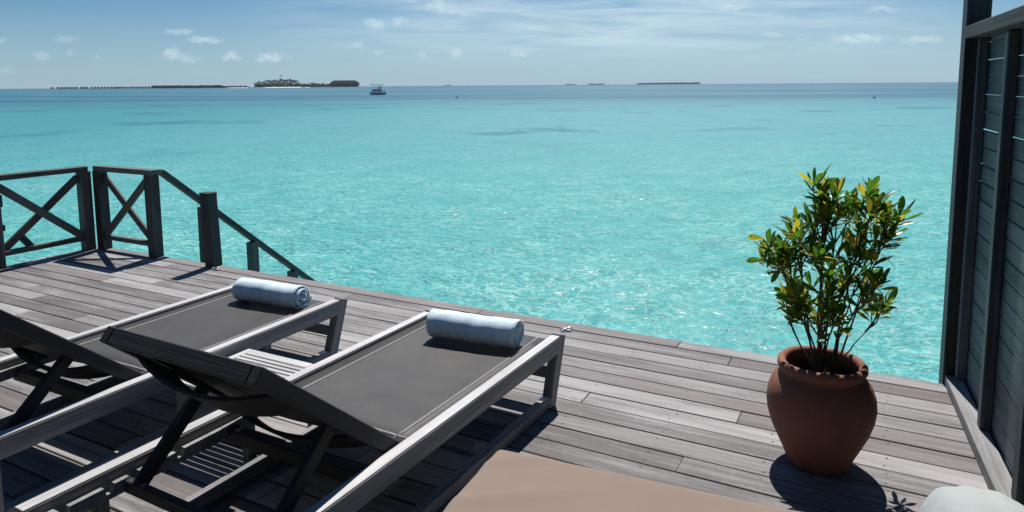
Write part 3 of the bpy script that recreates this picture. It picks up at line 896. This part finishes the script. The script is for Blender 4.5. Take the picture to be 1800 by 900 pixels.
for bi, ((bx, by), rx, ry, cnt) in enumerate(blobs):
    cen = sk(bx, by, LR.uniform(-0.06, 0.06))
    si = min(range(len(stem_base)), key=lambda i: abs((stem_base[i][0]) * 7 - (bx - 1446) * S) + LR.uniform(0, 0.22))
    b0 = RH * stem_base[si][0] * 0.65 + FH * stem_base[si][1] * 0.65 + Vector((0, 0, -0.01))
    trunk_end = cen - Vector((0, 0, 0.06)) - (cen - b0).normalized() * 0.05
    mid = b0 * 0.45 + trunk_end * 0.55; mid = Vector((mid.x * 0.8, mid.y * 0.8, mid.z)) + Vector((LR.uniform(-.02, .02), LR.uniform(-.02, .02), 0.02))
    path = bez(b0, mid, trunk_end, 9)
    path = [p + Vector((LR.uniform(-.004, .004), LR.uniform(-.004, .004), 0)) for p in path]
    r0 = LR.uniform(0.0042, 0.0075) if by < 480 else LR.uniform(0.004, 0.006)
    tube(stems[si], path, [r0 * (1 - 0.55 * k / 9) for k in range(10)], 7)
    for _ in range(cnt):
        tp = sk(bx + LR.uniform(-rx, rx), by + LR.uniform(-ry, ry) * 0.9 + 6, 0)
        tp += FH * (cen.dot(FH) + LR.gauss(0, 0.07))
        root = path[-1] if LR.random() < 0.6 else path[LR.choice((6, 7, 8))]
        ctrl = (root + tp) / 2 + Vector((LR.uniform(-.02, .02), LR.uniform(-.02, .02), -0.02))
        sp = bez(root, ctrl, tp, 5)
        tube(stems[si], sp, [0.0042 - 0.0004 * k for k in range(6)], 5)
        tips.append((tp, (tp - ctrl).normalized()))
for i, b in enumerate(stems):
    if b.verts:
        obj('stem', me(b, 'stem', True), 'bark', sh)
    else:
        b.free()
LM = [leaf_mesh(LR.uniform(0.075, 0.108), LR.uniform(0.021, 0.029), LR.uniform(-0.4, 0.3), LR.uniform(0.15, 0.5), 50 + k) for k in range(14)]
leaves = []
for tp, dr in tips:
    n = LR.randint(8, 13); a0 = LR.uniform(0, 6.28)
    upv = (dr + Vector((0, 0, 0.9))).normalized()
    ex = upv.cross(Vector((0.3, 1, 0.2))).normalized(); ey = upv.cross(ex)
    for k in range(n):
        a = a0 + k * 2.4
        el = LR.uniform(-0.1, 0.6) + 0.85 * (k / n)
        d = (ex * math.cos(a) + ey * math.sin(a)) * math.cos(el) + upv * math.sin(el)
        pos = tp - upv * 0.045 * (1 - k / n)
        y = upv.cross(d)
        if y.length < 0.05:
            y = ex
        y.normalize(); z = d.cross(y)
        mm = Matrix((d, y, z)).transposed().to_4x4() @ Matrix.Rotation(LR.uniform(-0.5, 0.5), 4, 'X') @ Matrix.Scale(LR.uniform(0.7, 1.12), 4)
        mm.translation = pos
        leaves.append((mm, LR.choice(LM)))
# the spike of a young shoot at the top right, and a stray leaf far left
for (a, b) in (((1531, 345), (1530, 302)), ((1345, 415), (1312, 410)), ((1380, 465), (1356, 490)), ((1345, 452), (1330, 452))):
    p, q = sk(*a), sk(*b); d = (q - p).normalized(); y = FH.cross(d).normalized(); z = d.cross(y)
    mm = Matrix((d, y, z)).transposed().to_4x4(); mm.translation = p
    leaves.insert(0, (mm, LM[0]))
order = leaves[:4] + sorted(leaves[4:], key=lambda q: q[0].translation.dot(FH))
for mm, d in order[:300]:
    obj('leaf', d, 'leaf', sh, mm)
bm = bmesh.new()
for mm, d in order[300:]:
    n0 = len(bm.verts)
    bm.from_mesh(d); bm.verts.ensure_lookup_table()
    bmesh.ops.transform(bm, matrix=mm, verts=bm.verts[n0:])
o = obj('leaves', me(bm, 'leaves', True), 'leaf', sh); o['kind'] = 'stuff'


# ------------------------------------------------------------------ far shore
def at(az, dist, z=None):
    return Vector((math.sin(R(az)) * dist, math.cos(R(az)) * dist, SEA if z is None else z))


def prism_roof(bm, w_, d_, h, over=0.0, ridge=0.35, z0=0.0):
    """hip roof on a rectangle"""
    a = [bm.verts.new((sx * (w_ / 2 + over), sy * (d_ / 2 + over), z0)) for sx, sy in ((-1, -1), (1, -1), (1, 1), (-1, 1))]
    r0 = bm.verts.new((-w_ / 2 * ridge, 0, z0 + h)); r1 = bm.verts.new((w_ / 2 * ridge, 0, z0 + h))
    for f in ((a[0], a[1], r1, r0), (a[1], a[2], r1), (a[2], a[3], r0, r1), (a[3], a[0], r0), (a[3], a[2], a[1], a[0])):
        bm.faces.new(f)


def add_box(bm, cx, cy, cz, sx, sy, sz):
    r = bmesh.ops.create_cube(bm, size=1.0)
    for v in r['verts']:
        v.co = Vector((v.co.x * sx + cx, v.co.y * sy + cy, v.co.z * sz + cz))


_villa = {}
def villa(az, dist, wd, ht, label, group, kind=0):
    key = (round(wd, 1), round(ht, 1), kind)
    if key not in _villa:
        b1 = bmesh.new(); prism_roof(b1, wd, wd * 0.8, ht * 0.52, wd * 0.06, 0.3 if kind == 0 else 0.55, ht * 0.48)
        b2 = bmesh.new(); add_box(b2, 0, 0, ht * 0.34, wd * 0.82, wd * 0.6, ht * 0.28); add_box(b2, 0, 0, ht * 0.19, wd, wd * 0.82, ht * 0.04)
        b3 = bmesh.new()
        for sx in (-1, 0, 1):
            for sy in (-1, 1):
                add_box(b3, sx * wd * 0.4, sy * wd * 0.3, ht * 0.03 - 0.4, 0.4, 0.4, ht * 0.28 + 0.8)
        _villa[key] = (me(b1, 'roof'), me(b2, 'wall'), me(b3, 'stilts'))
    a, b, c = _villa[key]
    p = at(az, dist)
    t = thing('water_villa', label, 'villa', p, -R(az), group)
    obj('roof', a, 'thatch', t); obj('wall', b, 'villa_wall', t); obj('stilts', c, 'villa_wall', t)


def az_of(px):                      # bearing of a far thing from the deck
    return math.degrees(math.atan2((px - 900) / F_PX / math.cos(R(PITCH)) , 1.013)) - YAW if False else math.degrees(math.atan((px - 900 + 1.0) / (F_PX * 1.0068))) - YAW


D0 = 2500.0; K0 = D0 / F_PX
ORD = ['first', 'second', 'third', 'fourth', 'fifth', 'sixth', 'seventh', 'eighth', 'ninth', 'tenth', 'eleventh', 'twelfth', 'thirteenth', 'fourteenth', 'fifteenth', 'sixteenth',
       'seventeenth', 'eighteenth', 'nineteenth', 'twentieth'] + ['twenty-' + q for q in ('first', 'second', 'third', 'fourth', 'fifth', 'sixth', 'seventh', 'eighth', 'ninth')] + ['thirtieth']
hut_px = [92, 102, 107.5, 113, 118.5, 124, 129.5, 135, 143, 148, 153, 161, 167, 173, 179, 184.5, 190, 196, 201.5, 206, 211, 216.5, 222, 228.5, 234, 239.5, 245, 250.5, 256, 262]
for i, px in enumerate(hut_px):
    villa(az_of(px), D0 * (1.1 - 0.0006 * i * 3), 8.0, 7.8,
          'small thatched water villa standing alone at the far left end of the row' if i == 0 else 'small thatched water villa, %s from the left in the spaced row on the horizon' % ORD[i],
          'spaced water villas on the far left horizon')
k = 0
px = 270.0
while px < 392:
    villa(az_of(px), D0 + rnd.uniform(-60, 90), 15.5, rnd.choice((9.2, 9.8, 10.4)), 'dark thatched villa in the packed row joined to the island on the left horizon', 'packed water villas beside the palm island', 1)
    px += 5.6
while px < 436:
    villa(az_of(px), D0 + rnd.uniform(60, 160), 12.5, 7.8, 'low beach villa among shrubs between the packed villas and the palm island', 'beach villas beside the palm island', 1)
    px += 7.5
# walkway linking the villas
wk = thing('boardwalk', 'low dark boardwalk under the packed row of water villas', 'boardwalk', at(az_of(330), D0 - 70), -R(az_of(330)))
b = bmesh.new(); add_box(b, 0, 0, 2.0, 252, 5, 1.3)
obj('deck', me(b, 'deck'), 'villa_wall', wk)
b = bmesh.new()
for q in range(26):
    add_box(b, -124 + q * 9.9, 0, 0.2, 0.7, 3.5, 3.4)
obj('stilts', me(b, 'stilts'), 'villa_wall', wk)


def mound(name, px0, px1, dist, h, depth, mat='sand'):
    a0, a1 = az_of(px0), az_of(px1); ac = (a0 + a1) / 2
    w_ = math.radians(a1 - a0) * dist
    bm = bmesh.new(); n = 40; prev = None
    ctr = bm.verts.new((0, 0, h))
    rows = []
    for fr, z in ((0.6, h * 0.9), (0.9, h * 0.55), (1.0, -0.6)):
        rows.append([bm.verts.new((w_ / 2 * fr * math.cos(q * 2 * math.pi / n), depth / 2 * fr * math.sin(q * 2 * math.pi / n) * (1 + .1 * math.sin(q)), z)) for q in range(n)])
    for q in range(n):
        bm.faces.new((ctr, rows[0][q], rows[0][(q + 1) % n]))
    for A, B in zip(rows, rows[1:]):
        for q in range(n):
            bm.faces.new((A[q], B[q], B[(q + 1) % n], A[(q + 1) % n]))
    bmesh.ops.recalc_face_normals(bm, faces=bm.faces)
    o = obj(name, me(bm, name, True), mat, None, Matrix.Translation(at(ac, dist)) @ Matrix.Rotation(-R(ac), 4, 'Z'))
    return struct(o), ac, w_


isl, iac, iw = mound('palm_island', 446, 547, D0, 2.6, 90)
shoal, _, _ = mound('beach_spit', 396, 438, D0 + 40, 1.6, 40)


def leaf_cloud(bm, n, ex, ey, ez, cz, size, r, flat=False):
    for _ in range(n):
        while True:
            p = Vector((r.uniform(-1, 1), r.uniform(-1, 1), r.uniform(-1, 1)))
            if p.length < 1:
                break
        q = Vector((p.x * ex, p.y * ey, p.z * ez + cz))
        nrm = Vector((r.gauss(0, 1), r.gauss(0, 1), r.gauss(0, 1) + .6)).normalized()
        u = nrm.orthogonal().normalized() * size * r.uniform(.6, 1.3); v = nrm.cross(u)
        bm.faces.new([bm.verts.new(q + u * a + v * c) for a, c in ((-1, -.5), (.2, -.7), (1, .1), (-.1, .8))])


TR = random.Random(5)
def palm_meshes(seed):
    r = random.Random(seed)
    H = r.uniform(15, 19); lean = Vector((r.uniform(-2.2, 2.2), r.uniform(-1, 1), 0))
    b1 = bmesh.new()
    tube(b1, [lean * (k / 5) ** 1.6 + Vector((0, 0, H * k / 5 - 0.5)) for k in range(6)], [0.5 - 0.05 * k for k in range(6)], 6)
    b2 = bmesh.new(); top = lean + Vector((0, 0, H - 0.6))
    for k in range(17):
        a = k * 2.4 + r.uniform(-.2, .2); el = r.uniform(-0.15, 1.1); L = r.uniform(4.0, 5.2)
        pts = []
        for j in range(5):
            f = j / 4
            pts.append(top + Vector((math.cos(a) * L * f * math.cos(el * (1 - .4 * f)), math.sin(a) * L * f * math.cos(el * (1 - .4 * f)), L * f * math.sin(el) - 3.4 * f * f)))
        sd_ = Vector((-math.sin(a), math.cos(a), 0))
        ws = [0.15, 0.9, 1.0, 0.75, 0.05]
        for s in (-1, 1):
            mid = [b2.verts.new(p) for p in pts]; edg = [b2.verts.new(p + sd_ * s * w_ - Vector((0, 0, w_ * .55))) for p, w_ in zip(pts, ws)]
            for j in range(4):
                b2.faces.new((mid[j], mid[j + 1], edg[j + 1], edg[j]))
    return me(b1, 'trunk', True), me(b2, 'crown')


PM = [palm_meshes(100 + k) for k in range(6)]
def broad_meshes(seed):
    r = random.Random(seed); H = r.uniform(8, 11)
    b1 = bmesh.new(); tube(b1, [(0, 0, -0.5), (0.3, 0, H * .3), (0.1, 0.2, H * .6)], [0.5, 0.4, 0.2], 6)
    b2 = bmesh.new()
    for _ in range(5):
        n0 = len(b2.verts)
        leaf_cloud(b2, 60, r.uniform(2.4, 3.6), r.uniform(2.4, 3.6), r.uniform(1.8, 2.6), 0, 0.8, r)
        b2.verts.ensure_lookup_table()
        off = Vector((r.uniform(-2.6, 2.6), r.uniform(-2.4, 2.4), H * r.uniform(.5, .85)))
        for v in b2.verts[n0:]:
            v.co += off
    return me(b1, 'trunk', True), me(b2, 'crown')


BM_ = [broad_meshes(200 + k) for k in range(4)]
IM = isl.matrix_world.copy()
isl_M = Matrix.Translation(at(iac, D0)) @ Matrix.Rotation(-R(iac), 4, 'Z')
def top_at(f):          # height of the tree line along the island, in metres
    pts = [(0, 14), (0.06, 19), (0.12, 17), (0.2, 22), (0.3, 24), (0.42, 25), (0.55, 26.5), (0.68, 24.5), (0.76, 21), (0.82, 13), (0.9, 11.5), (1.0, 13)]
    for (a, ha), (b2_, hb) in zip(pts, pts[1:]):
        if a <= f <= b2_:
            return ha + (hb - ha) * (f - a) / (b2_ - a)
    return 12


def tree_at(f, dy, kind, i, label, name, scale=None):
    p = isl_M @ Vector(((f - 0.5) * iw * 0.97, dy, 1.2))
    hh = top_at(f)
    if kind == 'palm':
        a, b = PM[i % len(PM)]; s = scale or hh / 17.5 * TR.uniform(.92, 1.04)
    else:
        a, b = BM_[i % len(BM_)]; s = scale or TR.uniform(.8, 1.2)
    t = thing(name, label, 'tree', p, TR.uniform(0, 6.28), 'trees on the palm island'); t.scale = (s, s, s)
    obj('trunk', a, 'trunk', t); obj('crown', b, 'frond' if kind == 'palm' else 'foliage', t)


for i in range(46):
    f = (i + 0.5) / 46 + TR.uniform(-.008, .008)
    tree_at(f, TR.uniform(-18, 22), 'palm', i, 'tall palm on the ridge of the wooded island on the horizon', 'palm_tree')
for i in range(30):
    f = (i + 0.5) / 30 + TR.uniform(-.01, .01)
    tree_at(f, TR.uniform(-28, -16), 'broad', i, 'bushy round tree at the beach of the wooded island on the horizon', 'broadleaf_tree')
tree_at(0.0, -5, 'palm', 1, 'leftmost leaning palm at the left end of the wooded island', 'palm_tree', 0.85)
bm = bmesh.new()
for i in range(60):
    f = (i + .5) / 60
    n0 = len(bm.verts); leaf_cloud(bm, 90, 3.6, 12, top_at(f) * 0.42, top_at(f) * 0.36, 1.2, TR)
    bm.verts.ensure_lookup_table()
    for v in bm.verts[n0:]:
        v.co = isl_M @ (v.co + Vector(((f - .5) * iw * 0.96, 4, 1.0)))
o = obj('island_undergrowth', me(bm, 'island_undergrowth'), 'foliage'); o['kind'] = 'stuff'
tag(o, 'dense green undergrowth covering the wooded island on the horizon', 'undergrowth')
bm = bmesh.new()
for i in range(30):
    px = 392 + i * 1.55; p = at(az_of(px), D0 + 90)
    n0 = len(bm.verts); leaf_cloud(bm, 36, 4, 4, 2.4 + TR.uniform(0, 1.5), 3.2, 0.9, TR)
    bm.verts.ensure_lookup_table()
    for v in bm.verts[n0:]:
        v.co += p
o = obj('spit_shrubs', me(bm, 'spit_shrubs'), 'foliage'); o['kind'] = 'stuff'
tag(o, 'low shrubs behind the beach spit left of the palm island', 'shrubs')

# mast and white hut on the island
p = isl_M @ Vector(((0.475 - 0.5) * iw, 0, 0))
mst = thing('radio_mast', 'thin radio mast rising above the palms of the wooded island', 'mast', p)
bm = bmesh.new(); tube(bm, [(0, 0, 0), (0, 0, 44)], [0.8, 0.45], 6); obj('pole', me(bm, 'pole'), 'steel', mst)
bm = bmesh.new(); tube(bm, [(0, 0, 38), (0, 0, 42.5)], 1.7, 8); obj('antenna_drum', me(bm, 'antenna_drum'), 'steel', mst)
p = isl_M @ Vector(((0.685 - 0.5) * iw, -13, 1.5))
ht = thing('beach_hut', 'tiny white hut among the trees of the wooded island', 'hut', p, -R(iac))
bm = bmesh.new(); add_box(bm, 0, 0, 6, 5.0, 4, 12); obj('wall', me(bm, 'wall'), 'white_paint', ht)
bm = bmesh.new(); prism_roof(bm, 6, 5, 2, 0.3, 0.4, 12.01); obj('roof', me(bm, 'roof'), 'white_paint', ht)

# large dark-roofed pavilion on stilts right of the island
pa = az_of(606); pd = D0; pv = thing('overwater_pavilion', 'large dark-roofed pavilion over the water to the right of the palm island', 'building', at(pa, pd), -R(pa))
w_ = 50 * K0; H_ = 11.5 * K0
bm = bmesh.new(); prof = [(-0.5, 0.30), (-0.5, 0.55), (-0.44, 0.82), (-0.36, 1.0), (0.36, 1.0), (0.44, 0.82), (0.5, 0.55), (0.5, 0.30)]
for sy in (-1, 1):
    pass
fr = [bm.verts.new((x * w_ * 0.98, -16 + 14 * max(0, z - .55) / .45, z * H_)) for x, z in prof]
bk = [bm.verts.new((x * w_ * 0.98, 16 - 14 * max(0, z - .55) / .45, z * H_)) for x, z in prof]
bm.faces.new(fr[::-1]) if False else None
n = len(prof)
for i in range(n):
    bm.faces.new((fr[i], fr[(i + 1) % n], bk[(i + 1) % n], bk[i]))
for F_ in (fr, bk):
    for i in range(n // 2 - 1):
        bm.faces.new((F_[i], F_[i + 1], F_[n - 2 - i], F_[n - 1 - i]))
bmesh.ops.recalc_face_normals(bm, faces=bm.faces)
obj('roof', me(bm, 'roof'), 'bigroof', pv)
bm = bmesh.new(); add_box(bm, 0, 0, H_ * 0.2, w_ * 0.9, 26, H_ * 0.19); obj('wall', me(bm, 'wall'), 'villa_wall', pv)
bm = bmesh.new(); add_box(bm, -2 * K0, 0, H_ * 0.085, w_ * 1.12, 34, H_ * 0.04); obj('platform', me(bm, 'platform'), 'villa_wall', pv)
bm = bmesh.new()
for q in range(14):
    add_box(bm, -w_ * 0.5 + q * w_ / 13, -13, 0, 1.2, 1.2, H_ * 0.16)
obj('stilts', me(bm, 'stilts'), 'villa_wall', pv)
jt = thing('jetty', 'low dark jetty joining the palm island to the dark-roofed pavilion', 'jetty', at(az_of(561), D0 + 30), -R(az_of(561)))
bm = bmesh.new(); add_box(bm, 0, 0, 2.2, 38 * K0, 4, 1.0); obj('deck', me(bm, 'deck'), 'villa_wall', jt)
bm = bmesh.new()
for q in range(9):
    add_box(bm, -36 + q * 9, 0, 0.6, 0.7, 2.5, 3)
obj('stilts', me(bm, 'stilts'), 'villa_wall', jt)


def far_island(px0, px1, dist, h, label, shape, seed):
    o, ac, wid = mound('distant_island', px0, px1, dist, h * 0.12, max(40, (px1 - px0) / F_PX * dist * 0.25), 'foliage')
    r = random.Random(seed); bm = bmesh.new()
    nb = max(6, int((px1 - px0) * 0.7))
    for i in range(nb):
        f = (i + .5) / nb; hh = h * shape(f) * r.uniform(.55, 1.15)
        n0 = len(bm.verts); leaf_cloud(bm, 45, wid / nb * 0.9, 25, hh * 0.5, hh * 0.5, h * 0.16, r)
        bm.verts.ensure_lookup_table()
        for v in bm.verts[n0:]:
            v.co += Vector(((f - .5) * wid * 0.97, 0, 1))
    MM = Matrix.Translation(at(ac, dist)) @ Matrix.Rotation(-R(ac), 4, 'Z')
    w2 = obj('distant_trees', me(bm, 'distant_trees'), 'foliage', None, MM); w2['kind'] = 'stuff'
    tag(w2, label, 'trees')


far_island(1118, 1232, 6000, 17, 'long low line of trees on the hazy island at the right of the horizon', lambda f: 0.75 + 0.3 * f, 1)
far_island(1034, 1063, 7000, 14, 'small clump of trees on the middle hazy islet on the horizon', lambda f: 1, 2)
far_island(994, 1012, 8000, 13, 'tiny clump of trees on the islet left of the middle one', lambda f: 1, 3)
far_island(780, 793, 8000, 12, 'faint clump of trees on the islet just right of the moored boat', lambda f: 1, 4)
far_island(546, 582, 4200, 24, 'pale line of trees behind the jetty between island and pavilion', lambda f: 1 - .35 * f, 6)


# ------------------------------------------------------------------ boat and marker buoys
def loft(sections, name, mat, parent, smooth=True):
    bm = bmesh.new(); rows = [[bm.verts.new(p) for p in s] for s in sections]
    for a, b in zip(rows, rows[1:]):
        for k in range(len(a) - 1):
            bm.faces.new((a[k], a[k + 1], b[k + 1], b[k]))
    bm.faces.new(rows[0]); bm.faces.new(rows[-1][::-1])
    for k in (0,):
        pass
    bmesh.ops.recalc_face_normals(bm, faces=bm.faces)
    return obj(name, me(bm, name, smooth), mat, parent)


ba = az_of(665); bd = 275.0
bt = thing('passenger_boat', 'white passenger boat with a canopy roof moored on the lagoon', 'boat', at(ba, bd), -R(ba) + R(28))
def hull_sec(x, hw, top, keel=-0.35):
    return [(x, -hw, top), (x, -hw * 0.96, top * 0.45), (x, -hw * 0.6, keel * 0.4), (x, 0, keel), (x, hw * 0.6, keel * 0.4), (x, hw * 0.96, top * 0.45), (x, hw, top)]
hs = [(-3.0, 1.15, 1.05), (-2.0, 1.3, 1.0), (0, 1.4, 1.0), (1.6, 1.15, 1.15), (2.6, 0.55, 1.45), (3.15, 0.06, 1.75)]
loft([hull_sec(*s) for s in hs], 'hull', 'white_paint', bt)
bm = bmesh.new()
for s in (-1, 1):
    q = [(x, s * (hw + 0.015) * (0.97), 0.1) for x, hw, t_ in hs]; q2 = [(x, s * (hw + 0.02) * 0.995, 0.42 + 0.1 * max(0, (x - 1) / 2)) for x, hw, t_ in hs]
    A = [bm.verts.new(v) for v in q]; B = [bm.verts.new(v) for v in q2]
    for i in range(len(A) - 1):
        bm.faces.new((A[i], A[i + 1], B[i + 1], B[i]))
obj('waterline_stripe', me(bm, 'waterline_stripe'), 'dark_paint', bt)
obj('deck', box_mesh(4.4, 2.3, 0.06, 0.01), 'white_paint', bt, (-0.6, 0, 0.98))
obj('cabin', box_mesh(3.2, 2.0, 0.75, 0.06), 'white_paint', bt, (-0.5, 0, 1.385))
for s in (-1, 1):
    for k in range(4):
        obj('window', box_mesh(0.5, 0.03, 0.34, 0.01), 'boat_glass', bt, (-1.7 + k * 0.8, s * 1.005, 1.48))
for s in (-0.45, 0.45):
    obj('window', box_mesh(0.03, 0.7, 0.45, 0.01), 'boat_glass', bt, (1.105, s, 1.5))
    obj('window', box_mesh(0.03, 0.7, 0.45, 0.01), 'boat_glass', bt, (-2.105, s, 1.45))
obj('upper_deck', box_mesh(4.0, 2.35, 0.08, 0.02), 'white_paint', bt, (-0.6, 0, 1.805))
for s in (-1, 1):
    for x in (-2.4, -1.2, 0.1, 1.2):
        obj('canopy_post', box_mesh(0.07, 0.07, 1.3, 0.01), 'white_paint', bt, (x, s * 1.05, 2.495))
    obj('upper_rail', box_mesh(3.7, 0.05, 0.05, 0.01), 'white_paint', bt, (-0.6, s * 1.11, 2.25))
obj('canopy', box_mesh(4.3, 2.5, 0.26, 0.06), 'white_paint', bt, (-0.6, 0, 3.275))
obj('wheelhouse', box_mesh(1.0, 1.3, 0.95, 0.05), 'white_paint', bt, (0.5, 0, 2.325))


def buoy(az, dist, label, k):
    t = thing('marker_buoy', label, 'buoy', at(az, dist), 0.4, 'dark marker buoys on the lagoon')
    bm = bmesh.new()
    tube(bm, [(0, 0, -0.15), (0, 0, 0.0), (0, 0, 0.18), (0, 0, 0.25)], [0.25 * k, 0.42 * k, 0.4 * k, 0.2 * k], 14)
    obj('float', me(bm, 'float', True), 'plug', t)
    bm = bmesh.new(); tube(bm, [(0, 0, 0.24), (0, 0, 0.5)], [0.09, 0.05], 8); obj('stalk', me(bm, 'stalk', True), 'plug', t)


buoy(az_of(803), 195, 'dark marker buoy on the lagoon right of the boat', 1.0)
buoy(az_of(1538), 172, 'dark marker buoy on the lagoon near the slatted screen', 0.75)

bt.scale = (1.05, 1.05, 1.2)

# ------------------------------------------------------------------ haze
mt, t, out = new_mat('sea_haze')
vol = t.put('ShaderNodeVolumePrincipled', {'Color': (0.72, 0.86, 0.97, 1), 'Density': 3.4e-5, 'Anisotropy': 0.0})
t.l.new(vol.outputs[0], out.inputs[1])
bm = bmesh.new(); bmesh.ops.create_cube(bm, size=1.0)
for v in bm.verts:
    v.co = Vector((v.co.x * 31000, v.co.y * 31000, -5.0 if v.co.z < 0 else 62.0))
hzo = obj('haze', me(bm, 'haze'), mt); hzo['kind'] = 'stuff'
